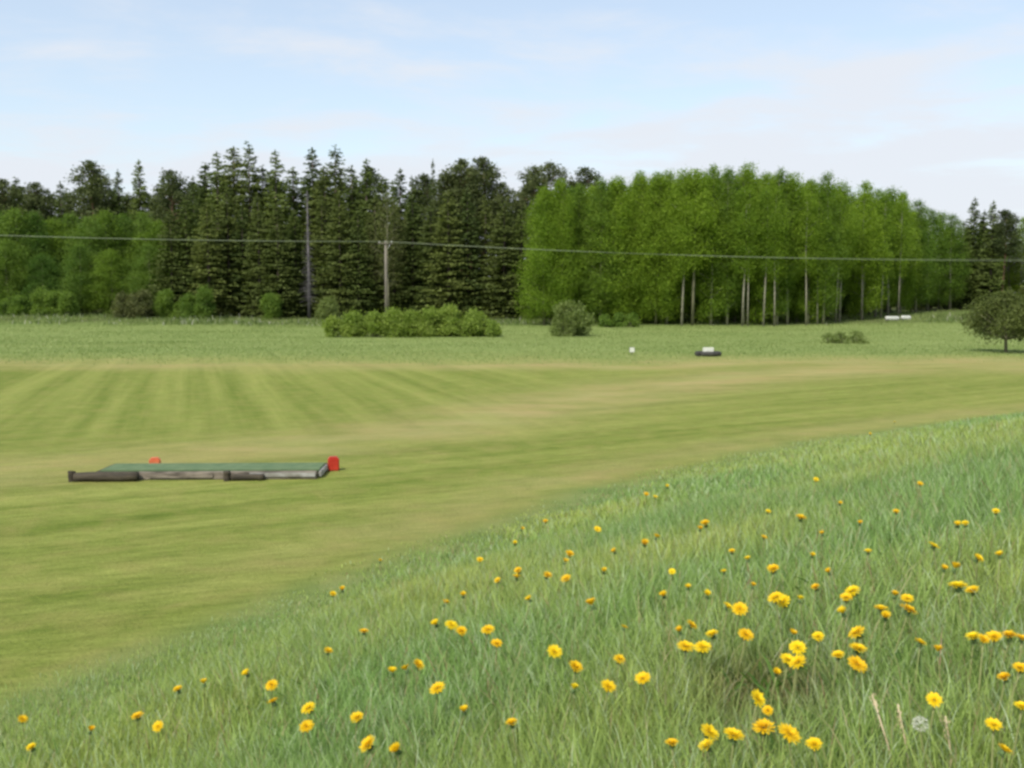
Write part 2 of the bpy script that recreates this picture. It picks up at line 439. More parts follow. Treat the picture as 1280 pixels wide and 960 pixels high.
def scatter(n, ymin, ymax, margin=1.35, power=1.0):
    """Ground points spread over the wedge in front of the camera and a margin round it."""
    u = rng.random(n) ** power
    y = ymin + (ymax - ymin) * u
    half = 0.515 * margin * np.maximum(y, 0) + 1.6
    x = -half + rng.random(n) * (2 * half + 3.6)
    return x, y
def lerp(a, b, f): return np.asarray(a)[None] * (1 - f[:, None]) + np.asarray(b)[None] * f[:, None]
def bank_col(x, y, n):
    f = np.clip((fbm(x * 0.55, y * 0.55, 11) - 0.3) / 0.4, 0, 1)
    g = rng.random(n)
    c = lerp((0.255, 0.395, 0.118), (0.390, 0.465, 0.120), f)
    c = c * (0.75 + 0.5 * g)[:, None]
    pick = rng.random(n)
    c = np.where((pick < 0.14)[:, None], np.array((0.44, 0.54, 0.32)), c)
    c = np.where(((pick > 0.14) & (pick < 0.26))[:, None], c * 0.55, c)
    c = np.where(((pick > 0.93))[:, None], np.array((0.42, 0.38, 0.20)), c)
    c = np.where(((pick > 0.985))[:, None], np.array((0.34, 0.22, 0.14)), c)
    return c
def bank_grass(n, y0, y1, hmin, hmax, wmin, wmax, power):
    x, y = scatter(int(n * 1.4), y0, y1, power=power)
    d = toe_dist(x, y)
    keep = (d > -0.35) & (rng.random(len(x)) < sstep(-0.5, 1.2, d + 1.2 * (fbm(x * 0.8, y * 0.8, 4) - 0.5)) * (0.45 + 0.8 * fbm(x * 1.3, y * 1.3, 21)))
    x, y, d = x[keep], y[keep], d[keep]
    m = len(x)
    tall = sstep(-0.3, 1.8, d) * 0.75 + 0.25
    patch = 0.55 + 0.9 * fbm(x * 1.1, y * 1.1, 31)
    h = (hmin + (hmax - hmin) * rng.random(m) ** 1.5) * tall * patch
    w = wmin + (wmax - wmin) * rng.random(m)
    return x, y, h, w, bank_col(x, y, m)
sets = [bank_grass(270000, -0.6, 4.5, 0.10, 0.27, 0.002, 0.0055, 0.75),
        bank_grass(340000, 3.5, 10, 0.11, 0.26, 0.003, 0.007, 0.7),
        bank_grass(270000, 9, 26, 0.11, 0.23, 0.008, 0.015, 0.8),
        bank_grass(70000, 24, 55, 0.12, 0.24, 0.02, 0.04, 0.9)]
X_, Y_, H_, W_, C_ = [np.concatenate([s[i] for s in sets]) for i in range(5)]
gx, gy = ground_hit(957, 872, 0.05)
bare = np.exp(-(((X_ - gx) / 0.20) ** 2 + ((Y_ - gy) / 0.30) ** 2))
C_ = C_ * (1 - 0.7 * bare[:, None]) + np.array((0.26, 0.17, 0.10)) * 0.7 * bare[:, None]
H_ = H_ * (1 - 0.6 * bare)
blades("bank_grass", X_, Y_, H_, W_, C_)

# broad leaves of dandelion and dock between the grass
lx, ly = [], []
for px, py, m_, sp in [(925, 852, 90, .16), (1005, 858, 60, .15), (500, 822, 50, .15), (470, 815, 40, .12), (1010, 745, 60, .2), (860, 830, 50, .15), (1100, 800, 60, .2), (390, 905, 50, .15), (650, 740, 40, .15), (1240, 820, 60, .2), (990, 930, 60, .15), (60, 945, 60, .2), (720, 870, 40, .15), (330, 870, 50, .15)]:
    qx, qy = ground_hit(px, py, 0.08)
    lx.append(qx + rng.normal(size=m_) * sp); ly.append(qy + rng.normal(size=m_) * sp * 1.2)
lx, ly = np.concatenate(lx), np.concatenate(ly); m_ = len(lx)
blades("broad_leaves", lx, ly, 0.08 + 0.10 * rng.random(m_), 0.012 + 0.016 * rng.random(m_), lerp((0.07, 0.15, 0.03), (0.14, 0.24, 0.045), rng.random(m_)), lean=0.9)

# rough meadow beyond the mown field
n = 310000
y = 43.5 + 78.5 * rng.random(n) ** 0.85; x = (rng.random(n) * 2 - 1) * (0.515 * 1.3 * y + 3)
mz = zones(x, y)[0]
keep = rng.random(n) < mz; x, y = x[keep], y[keep]; n = len(x)
f = np.clip((fbm(x * 0.06, y * 0.22, 14) - 0.3) / 0.4, 0, 1)
c = lerp((0.185, 0.255, 0.070), (0.260, 0.320, 0.105), f) * (0.9 + 0.2 * rng.random(n))[:, None]
pick = rng.random(n)
c = np.where((pick > 0.96)[:, None], np.array((0.40, 0.40, 0.20)), c)
edge = sstep(88, 112, y)
hh = (0.04 + 0.08 * rng.random(n)) * (0.6 + 0.8 * fbm(x * 0.3, y * 0.3, 16)) * (1 + 2.5 * edge)
blades("meadow_grass", x, y, hh, 0.02 + 0.03 * rng.random(n), c, rows=2, lean=0.7)

# taller weeds along the foot of the wood, some in white flower
n = 26000
x = (rng.random(n) * 2 - 1) * 80; y = 96 + 17 * rng.random(n)
k = fbm(x * 0.25, y * 0.25, 51) > np.where(x < 0, 0.47, 0.56)
x, y = x[k], y[k]; n = len(x)
c = lerp((0.10, 0.16, 0.04), (0.22, 0.27, 0.09), rng.random(n)); pick = rng.random(n) > 0.9
c = np.where(pick[:, None], np.array((0.46, 0.46, 0.36)), c)
blades("edge_weeds", x, y, (0.25 + 0.6 * rng.random(n) ** 2) * (0.5 + fbm(x * 0.15, y * 0.15, 52)), 0.05 + 0.07 * rng.random(n), c, rows=2)

# ------------------------------------------------------------------ tree building
class Acc:
    def __init__(s): s.v = []; s.f = []; s.n = []; s.c = 0
    def tube(s, pts, rad, k=6):
        pts = [Vector(p) for p in pts]; base = s.c
        for i, (p, r) in enumerate(zip(pts, rad)):
            d = (pts[min(i + 1, len(pts) - 1)] - pts[max(i - 1, 0)]).normalized()
            a = d.orthogonal().normalized(); b_ = d.cross(a)
            for j in range(k):
                q = 2 * math.pi * j / k
                s.v.append(tuple(p + (a * math.cos(q) + b_ * math.sin(q)) * r))
        for i in range(len(pts) - 1):
            for j in range(k):
                s.f += [base + i * k + j, base + i * k + (j + 1) % k, base + (i + 1) * k + (j + 1) % k, base + (i + 1) * k + j]; s.n.append(4)
        s.f += [base + j for j in range(k)][::-1]; s.n.append(k)
        s.f += [base + (len(pts) - 1) * k + j for j in range(k)]; s.n.append(k)
        s.c += len(pts) * k
    def mesh(s, name, mat): return mesh_np(name, np.array(s.v), s.n, s.f, mat, smooth=True)

def leaf_cloud(name, pts, size, mat, r, flat=0.0, aspect=0.65, axis=None):
    """Small folded leaf-shaped faces, one at each point."""
    n = len(pts)
    a = r.normal(size=(n, 3))
    if axis is not None: a = axis + 0.35 * a
    a /= np.linalg.norm(a, axis=1)[:, None]
    b = r.normal(size=(n, 3)); b[:, 2] *= (1 - flat)
    b -= a * (a * b).sum(1)[:, None]; b /= np.linalg.norm(b, axis=1)[:, None] + 1e-9
    nn = np.cross(a, b)
    s = (size * (0.6 + 0.8 * r.random(n)))[:, None] if np.isscalar(size) else (size * (0.6 + 0.8 * r.random(n)))[:, None]
    V = np.stack([pts - a * s * 0.5, pts + b * s * aspect * 0.5 + nn * s * 0.08, pts + a * s * 0.5, pts - b * s * aspect * 0.5 + nn * s * 0.08], 1)
    return mesh_np(name, V.reshape(-1, 3), np.full(n, 4), np.arange(4 * n), mat)

def spruce_points(H, Rm, r, dens=1.0, z0=0.05, thin=0.0):
    P_, A_, S_ = [], [], []
    z = z0 * H
    while z < H * 0.985:
        u = (z - z0 * H) / (H * (1 - z0))
        L0 = Rm * (1 - u) ** 0.62 * (0.85 + 0.25 * math.sin(min(1, u * 5) * math.pi / 2))
        nb = max(6, int(11 * (1 - u * 0.45)))
        for k in range(nb):
            if r.random() < thin: continue
            az = r.random() * 2 * math.pi; L = L0 * (0.6 + 0.5 * r.random()) + 0.12
            zz_ = z + r.normal() * 0.3
            m = max(5, int(L * 13.0 * dens)); tt = (np.arange(m) + r.random(m)) / m
            tt = 0.15 + 0.85 * tt
            drop = -0.28 * L * tt + 0.16 * L * tt ** 2 + (0.25 * u) * L * tt
            side = r.normal(size=m) * 0.16 * L * tt
            ca, sa = math.cos(az), math.sin(az)
            px_ = ca * L * tt - sa * side; py_ = sa * L * tt + ca * side
            P_.append(np.stack([px_, py_, zz_ + drop - 0.22 * r.random(m)], 1))
            A_.append(np.stack([np.full(m, ca) + r.normal(size=m) * 0.35, np.full(m, sa) + r.normal(size=m) * 0.35, -0.55 + r.normal(size=m) * 0.35], 1))
            S_.append(np.full(m, 0.30 + 0.17 * (1 - u)) * (0.75 if dens > 0.8 else 1.4))
        z += 0.34 * (1 - 0.35 * u) / (0.8 + 0.2 * dens)
    # leading shoot
    m = 14; tt = r.random(m)
    P_.append(np.stack([r.normal(size=m) * 0.06 * (1 - tt), r.normal(size=m) * 0.06 * (1 - tt), H * (0.965 + 0.035 * tt)], 1))
    A_.append(np.tile([0, 0, 1.0], (m, 1))); S_.append(np.full(m, 0.2))
    return np.concatenate(P_), np.concatenate(A_), np.concatenate(S_)

def make_spruce(H, Rm, seed, mat, thin=0.0):
    r = np.random.default_rng(seed)
    p, a, s = spruce_points(H, Rm, r, 1.0, 0.04, thin)
    crown = leaf_cloud("spruce_crown", p, s, M[mat], r, aspect=0.62, axis=a)
    t_ = Acc(); t_.tube([(0, 0, -0.3), (0.03, 0.02, H * 0.3), (0.0, 0.05, H * 0.65), (0, 0, H * 0.99)], [0.2, 0.15, 0.09, 0.012], 8)
    for k in range(26):
        z = H * (0.05 + 0.5 * r.random()); q = r.random() * 6.28; L = Rm * 0.7 * (1 - z / H)
        t_.tube([(0, 0, z), (math.cos(q) * L, math.sin(q) * L, z - 0.15 * L)], [0.03, 0.008], 4)
    return t_.mesh("spruce_trunk", M['bark_spruce']), crown, H

def clump_pts(centres, radii, per, r, squash=0.7, fuzz=0.2):
    out = []
    for c_, rad in zip(centres, radii):
        m = max(8, int(per * rad ** 1.6))
        d = r.normal(size=(m, 3)); d /= np.linalg.norm(d, axis=1)[:, None]
        q = rad * (0.35 + 0.65 * r.random(m) ** 0.5)[:, None] * d
        q[:, 2] *= squash; q += r.normal(size=q.shape) * fuzz * rad
        out.append(q + c_)
    return np.concatenate(out)

def make_broad(H, Rm, z0, seed, mat, bark, nc=70, per=330, cr=(0.6, 1.2), leaf=0.155, prof='oval', trunk_r=0.14, squash=1.0, stems=1, fuzz=0.34):
    """Trunk with limbs that reach to the leaf clumps of the crown."""
    r = np.random.default_rng(seed)
    cs, rs = [], []
    for k in range(nc):
        u = (k + r.random()) / nc
        if prof == 'oval': w = math.sin(math.pi * min(1, 0.12 + 0.88 * u) ** 0.8) ** 0.7
        elif prof == 'column': w = (0.55 + 0.45 * math.sin(math.pi * u)) * (1 - u ** 5 * 0.75)
        elif prof == 'dome': w = (1 - u ** 2.2) ** 0.5 * (0.8 + 0.2 * min(1, u * 4))
        else: w = (1 - (2 * abs(u - 0.55)) ** 2 * 0.8)
        q = r.random() * 6.283; d = Rm * w * (0.25 + 0.75 * r.random() ** 0.6) * (0.85 + 0.3 * r.random())
        rad = cr[0] + (cr[1] - cr[0]) * r.random(); rad *= (0.6 + 0.4 * w)
        cs.append((math.cos(q) * d, math.sin(q) * d, z0 * H + (H - z0 * H - rad * 0.6) * u)); rs.append(rad)
    cs.append((0.0, 0.0, H - cr[0] * 0.5)); rs.append(cr[0] * 0.7)
    pts = clump_pts(np.array(cs), rs, per, r, squash, fuzz)
    crown = leaf_cloud("crown", pts, leaf, M[mat], r)
    t_ = Acc(); bend = r.normal(size=2) * 0.02 * H
    for s_ in range(stems):
        ox, oy = (0, 0) if stems == 1 else (r.normal() * 0.25, r.normal() * 0.25)
        lx, ly = (bend[0], bend[1]) if stems == 1 else (r.normal() * Rm * 0.5, r.normal() * Rm * 0.5)
        rr = trunk_r if stems == 1 else trunk_r * 0.6
        t_.tube([(ox, oy, -0.3), (ox + lx * 0.2, oy + ly * 0.2, H * 0.25), (ox + lx * 0.6, oy + ly * 0.6, H * 0.55), (ox * 0.5 + lx * 0.4, ly * 0.4, H * 0.93)], [rr * 1.15, rr * 0.85, rr * 0.55, 0.015], 7)
    for c_, rad in list(zip(cs, rs))[::2]:
        zb = max(z0 * H * 0.7, c_[2] - 0.35 * math.hypot(c_[0], c_[1]) - 0.5)
        f_ = min(1, zb / H)
        t_.tube([(bend[0] * f_, bend[1] * f_, zb), (c_[0] * 0.6, c_[1] * 0.6, (zb + c_[2] * 1.3) / 2.3), c_], [trunk_r * 0.3, trunk_r * 0.2, 0.012], 4)
    return t_.mesh("trunk", M[bark]), crown, H

def make_pine(H, Rm, seed, z0=0.5):
    return make_broad(H, Rm, z0, seed, 'pine', 'bark_pine', nc=70, per=170, cr=(0.6, 1.15), leaf=0.26, prof='dome', trunk_r=0.19, squash=0.5)

def make_dead(H, seed):
    r = np.random.default_rng(seed); t_ = Acc(); b_ = Acc()
    t_.tube([(0, 0, -0.3), (0.05, 0, H * 0.4), (0, 0.03, H)], [0.22, 0.16, 0.03], 9)
    for k in range(420):
        z = H * (0.12 + 0.86 * r.random()); q = r.random() * 6.283; L = (0.3 + 1.3 * r.random()) * (1.15 - z / H)
        b_.tube([(0, 0, z), (math.cos(q) * L * .5, math.sin(q) * L * .5, z - 0.05 * L), (math.cos(q) * L, math.sin(q) * L, z - 0.3 * L)], [0.03, 0.018, 0.006], 4)
    return t_.mesh("dead_trunk", M['bark_dead']), b_.mesh("dead_branches", M['bark_dead']), H

PROTO = {
    'spruce': [make_spruce(20, 2.5, 11, 'spruce'), make_spruce(20, 2.1, 12, 'spruce', 0.1), make_spruce(20, 2.9, 13, 'spruce_olive'),
               make_spruce(20, 2.3, 14, 'spruce_olive', 0.15), make_spruce(20, 1.7, 15, 'spruce', 0.2)],
    'pine': [make_pine(20, 2.6, 21), make_pine(20, 2.2, 22, 0.55), make_pine(20, 3.0, 23, 0.45)],
    'birch': [make_broad(17, 2.2, 0.06, 31, 'birch', 'bark_birch', nc=84, prof='column'), make_broad(17, 1.9, 0.32, 32, 'birch', 'bark_birch', nc=70, prof='column'),
              make_broad(17, 1.9, 0.38, 33, 'birch', 'bark_aspen', nc=74, prof='column'), make_broad(17, 1.7, 0.10, 34, 'birch_cool', 'bark_birch', nc=66, prof='column')],
    'low_birch': [make_broad(17, 2.8, 0.07, 36, 'birch', 'bark_aspen', nc=120, prof='oval', cr=(0.7, 1.25)), make_broad(17, 2.4, 0.10, 37, 'birch_cool', 'bark_aspen', nc=110, prof='oval', cr=(0.6, 1.2))],
    'alder': [make_broad(12, 2.6, 0.06, 41, 'alder', 'bark_aspen', nc=95, prof='dome'), make_broad(12, 2.2, 0.08, 42, 'alder', 'bark_aspen', nc=85, prof='oval'),
              make_broad(12, 2.9, 0.05, 43, 'birch_cool', 'bark_aspen', nc=100, prof='dome')],
    'slim': [make_broad(17, 1.2, 0.42, 38, 'birch', 'bark_birch', nc=34, prof='column', trunk_r=0.10), make_broad(17, 1.0, 0.36, 39, 'birch', 'bark_birch', nc=28, prof='column', trunk_r=0.09)],
    'dead': [make_dead(18, 51)],
    'brown': [make_broad(14, 1.9, 0.3, 45, 'brown_leaf', 'bark_aspen', nc=50, per=90, prof='column')],
}
NAMES = {'spruce': 'spruce_tree', 'pine': 'pine_tree', 'birch': 'birch_tree', 'low_birch': 'birch_tree', 'slim': 'birch_tree', 'alder': 'alder_tree', 'dead': 'dead_spruce', 'brown': 'bronze_leaved_tree'}
def plant(kind, px, top, dist, label, group, var=None, wide=1.0, name=None):
    """A tree at its real distance: px and top give its bearing and height, dist its range."""
    tm, cm, H = PROTO[kind][random.randrange(len(PROTO[kind])) if var is None else var]
    d = ray(px, top); x, y = d.x * dist, dist
    zg = gz1(x, y); ht = CAM.z + d.z * dist - zg
    s = ht / H; w = s ** 0.6 * wide * random.uniform(0.9, 1.12)
    o = empty(name or NAMES[kind], (x, y, zg), random.random() * 6.28, (w, w, s))
    tag(o, label, 'tree', group)
    link('trunk', tm, o); link('branches' if kind == 'dead' else 'crown', cm, o)
    return o
ORD = ["first", "second", "third", "fourth", "fifth", "sixth", "seventh", "eighth", "ninth", "tenth", "eleventh", "twelfth", "thirteenth", "fourteenth", "fifteenth",
       "sixteenth", "seventeenth", "eighteenth", "nineteenth", "twentieth", "twenty-first", "twenty-second", "twenty-third", "twenty-fourth", "twenty-fifth", "twenty-sixth", "twenty-seventh", "twenty-eighth"]

# left skyline: conifers showing above the pale green leafy trees
G1 = "conifers showing above the leafy trees"
sky_left = [('pine', 3, 224), ('spruce', 20, 221), ('pine', 45, 228), ('spruce', 75, 226), ('pine', 112, 201), ('spruce', 147, 211), ('spruce', 173, 199), ('spruce', 203, 218), ('spruce', 222, 224), ('pine', 240, 228)]
LL = ["dark pine at the photo's left edge, above the leafy trees", "dark spruce tip beside the pine at the left edge", "rounded dark pine between two small spruce tips above leafy trees",
      "low spruce tip just before the tallest broad pine", "broadest and tallest pine above the leafy trees on the left", "narrow spruce tip next to the broad tall pine",
      "tallest needle-thin spruce tip above the leafy trees", "short pointed spruce past the tallest thin tip on the left", "small spruce tip in the low gap before the tall spruce wall", "dark round pine top at the low end of the spruce wall"]
for (k, px, top), lb in zip(sky_left, LL):
    plant(k, px, top, 136 + random.uniform(-3, 5), lb, G1, wide=1.25)

for i, px in enumerate(range(-12, 256, 19)):
    plant('spruce' if i % 2 else 'pine', px, 232 + random.uniform(0, 12), 143, "dark conifer low in the row behind the left skyline tips, mostly hidden", "conifers filling in behind the left skyline", wide=1.5)
# tall dark spruce wall, skyline trees
G2 = "tall spruces of the dark forest wall"
tall = [('spruce', 257, 202), ('spruce', 271, 189), ('spruce', 292, 182), ('spruce', 311, 179), ('spruce', 328, 206), ('spruce', 344, 187), ('spruce', 366, 208), ('spruce', 390, 184),
        ('spruce', 405, 207), ('spruce', 419, 183), ('spruce', 439, 206), ('spruce', 458, 198), ('spruce', 478, 219), ('spruce', 500, 210), ('spruce', 520, 220), ('spruce', 541, 198)]
for i, (k, px, top) in enumerate(tall):
    lb = f"{ORD[i]} pointed spruce on the tall dark skyline, counting from its left end"
    if px == 311: lb = "tallest spruce of the whole forest, fourth tip of the dark wall"
    if px == 541: lb = "thin bare-looking spruce tip just before the round pine tops"
    plant(k, px, top, 122 + random.uniform(-3, 3), lb, G2, var=[0, 1, 2, 3, 0, 1][i % 6] if px != 541 else 4, wide=1.5 if px != 541 else 0.6)
G3 = "round pine tops in the middle of the skyline"
pines = [(558, 216, "small round pine top beside the thin bare spruce tip"), (577, 199, "first of the two high round pine tops mid skyline"), (602, 196, "second and higher of the two round pine tops mid skyline"),
         (628, 228, "low pine top in the notch after the two high round pines"), (666, 207, "dark ragged pine just before the bright birch grove begins"), (689, 203, "pine leaning over the left shoulder of the birch grove"),
         (733, 209, "dark pine head poking up behind the birch grove's left part")]
for px, top, lb in pines:
    plant('pine', px, top, 124 + random.uniform(-3, 3) if px > 640 else 119, lb, G3, wide=1.15)
plant('dead', 384, 238, 109.5, "grey dead spruce with bare branches standing against the dark forest wall", None)

# front of the dark wall
G4 = "lower trees at the front of the dark forest"
front = [(212, 262), (232, 246), (258, 250), (283, 238), (302, 256), (322, 242), (346, 252), (368, 262), (402, 250), (424, 240), (447, 258), (468, 244), (492, 250), (515, 243), (538, 256), (560, 238), (584, 234), (607, 246), (630, 252), (652, 262)]
for i, (px, top) in enumerate(front):
    kind = 'spruce'; v = [2, 0, 3, 2, 1, 3][i % 6]
    lb = f"{ORD[i]} broad low-branched spruce along the foot of the dark forest wall, from its left end"
    plant(kind, px, top, 113 + random.uniform(-1.5, 2.5), lb, G4, var=v, wide=1.35)
plant('brown', 484, 240, 111.5, "reddish brown thin-leaved tree rising right behind the utility pole", None, var=0)
for i, px in enumerate(range(215, 720, 21)):
    plant('spruce' if i % 3 else 'pine', px + random.uniform(-6, 6), 209 + random.uniform(0, 24) + (14 if px > 600 else 0), 130 + random.uniform(-3, 3), "dark conifer deep in the forest, only scraps showing between the wall's front trees", "conifers filling in behind the dark wall")

# leafy trees on the left
G5 = "green leafy trees on the left before the conifers"
leafy = [(-34, 262), (-8, 264), (18, 262), (42, 266), (66, 274), (88, 268), (110, 272), (131, 264), (154, 268), (177, 266), (196, 276)]
for i, (px, top) in enumerate(leafy):
    lb = f"{ORD[i - 1]} rounded green leafy tree from the left edge, below the conifer tips" if i else "round leafy tree cut off by the left edge of the photo"
    if i == 1: lb = "round leafy tree at the very left edge of the photo"
    if i == 10: lb = "last leafy tree on the left, touching the dark spruce wall"
    plant('alder', px, top, 119 + random.uniform(-2, 4), lb, G5, wide=1.15)
lowleaf = [(8, 300, 'low leafy tree at the left edge under the overhead wires'), (52, 318, 'bright yellow green low tree at the meadow edge on the far left'), (98, 306, 'low leafy tree between the bright low tree and the brownish bush'), (138, 312, 'low round tree right behind the brownish bush'), (186, 305, 'low leafy tree where the leafy trees meet the spruces')]
for px, top, lb in lowleaf:
    plant('alder', px, top, 114, lb, "low leafy trees at the meadow edge", wide=1.2)

# bright birch grove
G6 = "birches of the bright green grove"
grove = [(682, 236, 97, 'low_birch'), (703, 226, 97, 'low_birch'), (728, 226, 98, 'low_birch'), (752, 224, 97, 'low_birch'), (775, 220, 98, 'low_birch'), (797, 212, 98, 'low_birch'), (818, 216, 98, 'low_birch'),
         (836, 215, 98, 'birch'), (853, 214, 97, 'birch'), (869, 208, 97, 'birch'), (891, 208, 98, 'birch'), (912, 212, 98, 'birch'), (932, 206, 98, 'birch'), (955, 216, 97, 'birch'), (973, 206, 98, 'birch'), (991, 216, 99, 'birch'),
         (1012, 222, 99, 'birch'), (1034, 218, 100, 'birch'), (1057, 228, 103, 'birch'), (1080, 228, 106, 'birch'), (1100, 236, 109, 'birch'), (1117, 238, 113, 'birch'), (1132, 240, 117, 'birch'), (1146, 246, 121, 'birch')]
for i, (px, top, Y0, k) in enumerate(grove):
    lb = f"{ORD[i]} tree along the front of the bright green birch grove, from its left"
    if i == 0: lb = "leftmost birch of the bright green grove, leafy down to the ground"
    if i == len(grove) - 1: lb = "last birch at the right end of the bright green grove"
    plant(k, px + random.uniform(-4, 4), top + random.uniform(-2, 6), Y0 + random.uniform(-0.8, 0.8), lb, G6, wide=random.uniform(0.85, 1.12), var=[1, 0, 3][i % 3] if i > 9 else None)
G7 = "birches behind the front of the bright grove"
for i, px in enumerate(range(688, 1150, 13)):
    Yb = 103 + max(0, px - 1000) * 0.15
    top = np.interp(px, [680, 800, 870, 975, 1050, 1150], [238, 222, 216, 218, 232, 256])
    plant('low_birch' if px < 915 or i % 3 else 'birch', px, top + random.uniform(0, 8), Yb + random.uniform(-1.5, 3), "birch in the second row of the bright grove, partly hidden by the front trees", G7, wide=1.0)
for i, px in enumerate(range(690, 1160, 15)):
    Yb = 112 + max(0, px - 1000) * 0.15
    top = np.interp(px, [680, 800, 870, 975, 1050, 1150], [250, 232, 226, 228, 242, 266])
    plant('birch' if i % 2 else 'spruce', px, top + random.uniform(0, 10), Yb + random.uniform(-2, 3), "tree deep inside the bright grove, only scraps seen between the front trunks", "trees deep in the birch grove")
# slender pale trunks in front of the grove
slim = [(931, 320, "slim birch with pale tan trunk at the grove's front, just beside the whitest one"), (938, 318, "slim birch with the whitest trunk at the grove's front"), (958, 268, "tallest slim pale trunk running high up the front of the grove"), (972, 322, "slim pale trunk just past the tallest one at the grove's front")]
slim += [(1012, 0, "slim pale trunk between the tallest one and the grove's sloping end"), (1026, 0, "slim pale trunk in the middle of the grove's right half"), (1049, 0, "slim pale trunk where the grove starts to slope down"),
         (1082, 0, "slim birch on the sloping part of the grove, left of the white bales"), (1106, 0, "slim pale birch just before the two white bales"), (1128, 0, "slim pale birch right behind the two white bales")]
for i, (px, top, lb) in enumerate(slim):
    plant('slim', px, 235 if px < 1000 else 240, 95.3 if px < 1000 else 95.5 + (px - 1000) * 0.115, lb, "slim pale trunks at the front of the birch grove", var=i % 2)

# far right end of the forest
G8 = "trees at the far right end of the forest"
farr = [('birch', 1164, 262, "first birch in the gap past the end of the bright grove"), ('birch', 1178, 266, "second birch in the gap past the end of the bright grove"), ('birch', 1192, 268, "birch just before the dark ragged spruces on the right"),
        ('spruce', 1205, 276, "low dark spruce beside the gap birches on the right"), ('spruce', 1219, 246, "tallest dark spruce near the right edge"), ('spruce', 1231, 262, "short spruce between the two tall dark ones near the right edge"),
        ('spruce', 1242, 250, "second tallest dark spruce near the right edge"), ('pine', 1256, 262, "broad pine right above the small round tree"), ('brown', 1266, 280, "reddish brown tree right above the small round tree"),
        ('birch', 1280, 272, "birch cut off by the right edge of the photo"), ('spruce', 1300, 266, "spruce just outside the right edge, its branches reaching in"), ('birch', 1325, 268, "birch standing beyond the right edge of the photo")]
for k, px, top, lb in farr:
    plant(k, px, top, 134 + random.uniform(-3, 3), lb, G8, wide=1.25)
for px in range(1150, 1330, 17):
    plant('birch' if (px // 17) % 2 else 'spruce', px, 292 + random.uniform(-8, 14), 141, "low tree filling the shade below the right-hand skyline trees", "low trees at the right end", wide=1.4)

# the wood behind: a far mass nobody could count
def deep_wood():
    r = np.random.default_rng(77); Ps, As, Ss = [], [], []
    base = [spruce_points(17, 2.6, np.random.default_rng(200 + i), 0.35, 0.02) for i in range(3)]
    n_ = 330
    for i in range(n_):
        x_ = r.uniform(-150, 150); y_ = r.uniform(140, 190) if abs(x_) > 6 else r.uniform(136, 185)
        if i < 110: x_ = r.choice([-1, 1]) * r.uniform(82, 170); y_ = r.uniform(110, 170)
        q = r.random() * 6.28; p, a, s = base[r.integers(3)]
        k = r.uniform(0.72, 0.95) * (1.0 + 0.1 * (y_ > 160)); c_, s__ = math.cos(q), math.sin(q)
        if x_ > 45: k *= 0.78
        pr = np.stack([p[:, 0] * c_ - p[:, 1] * s__, p[:, 0] * s__ + p[:, 1] * c_, p[:, 2]], 1) * k
        Ps.append(pr + np.array([x_, y_, gz1(x_, y_)])); As.append(a); Ss.append(s * 1.3)
    return leaf_cloud("deep_wood", np.concatenate(Ps), np.concatenate(Ss), M['spruce'], r, aspect=0.6, axis=np.concatenate(As))
tag(link("deep_wood", deep_wood()), "far-off dark wood behind the front trees", kind='stuff')

# ------------------------------------------------------------------ bushes
def bush(name, px0, px1, top, dist, label, mat, seed, leaf=0.16, per=190, lobes=None, depth=None, group=None):
    """Many-stemmed bush: lobes of different height side by side, each of leaf clumps, on thin stems."""
    r = np.random.default_rng(seed)
    a, b_ = ray(px0, 400).x * dist, ray(px1, 400).x * dist
    W = b_ - a; x0 = (a + b_) / 2; zg = gz1(x0, dist); Ht = CAM.z + ray((px0 + px1) / 2, top).z * dist - zg
    nl = lobes or max(1, int(W / 1.8)); cs, rs = [], []; st = Acc(); dp = depth or min(W, 3.0)
    for k in range(nl):
        lx = -W / 2 + W * (k + 0.5) / nl + r.normal() * 0.1; e = 1 - 0.45 * (abs(lx) / (W / 2)) ** 3 if nl > 1 else 1
        lh = Ht * e * (r.uniform(0.62, 1.0) if nl > 1 else 1); lw = (W / nl) * 0.62 if nl > 1 else W / 2
        m = int(26 + 14 * lw * lh / 2)
        for j in range(m):
            q = r.random() * 6.283; u = r.random(); w = math.sqrt(max(0, 1 - u ** (1.7 if nl > 1 else 2.8))) * (0.5 + 0.55 * r.random()) * r.uniform(0.8, 1.1)
            rad = r.uniform(0.2, 0.34) * min(lh, 2.0)
            c_ = (lx + math.cos(q) * w * (lw - rad * 0.3), math.sin(q) * w * dp / 2, rad * 0.4 + (lh - rad * 0.8) * u)
            cs.append(c_); rs.append(rad)
            if j % 2: st.tube([(lx + r.normal() * 0.1, r.normal() * 0.1, -0.1), ((lx + c_[0]) / 2, c_[1] * 0.4, c_[2] * 0.5), c_], [0.025, 0.018, 0.005], 4)
    d = clump_pts(np.array(cs), [q * 1.0 for q in rs], per * 1.6, r, 0.85)
    d[:, 2] = np.abs(d[:, 2])
    o = empty(name, (x0, dist, zg)); tag(o, label, 'bush', group)
    link('foliage', leaf_cloud("foliage", d, leaf, M[mat], r), o); link('stems', st.mesh("stems", M['bark_aspen']), o)
    return o
bush('willow_bush', 404, 626, 382, 76, "long low light green bush in front of the utility pole", 'bush', 61, lobes=9)
bush('willow_shoot_bush', 548, 606, 376, 76.8, "taller clump with upright shoots at the long bush's right end", 'bush', 62, lobes=2)
bush('round_bush', 680, 740, 380, 77, "round grey green bush standing alone before the birch grove", 'bush_grey', 63, lobes=1, depth=3)
bush('low_bush', 1030, 1082, 411, 66, "flat low bush in the meadow before the grove's right end", 'bush_grey', 64, lobes=3, leaf=0.12)
bush('brownish_bush', 148, 190, 352, 108, "brownish bush at the meadow edge under the left leafy trees", 'brown_leaf', 65, lobes=3, depth=4)
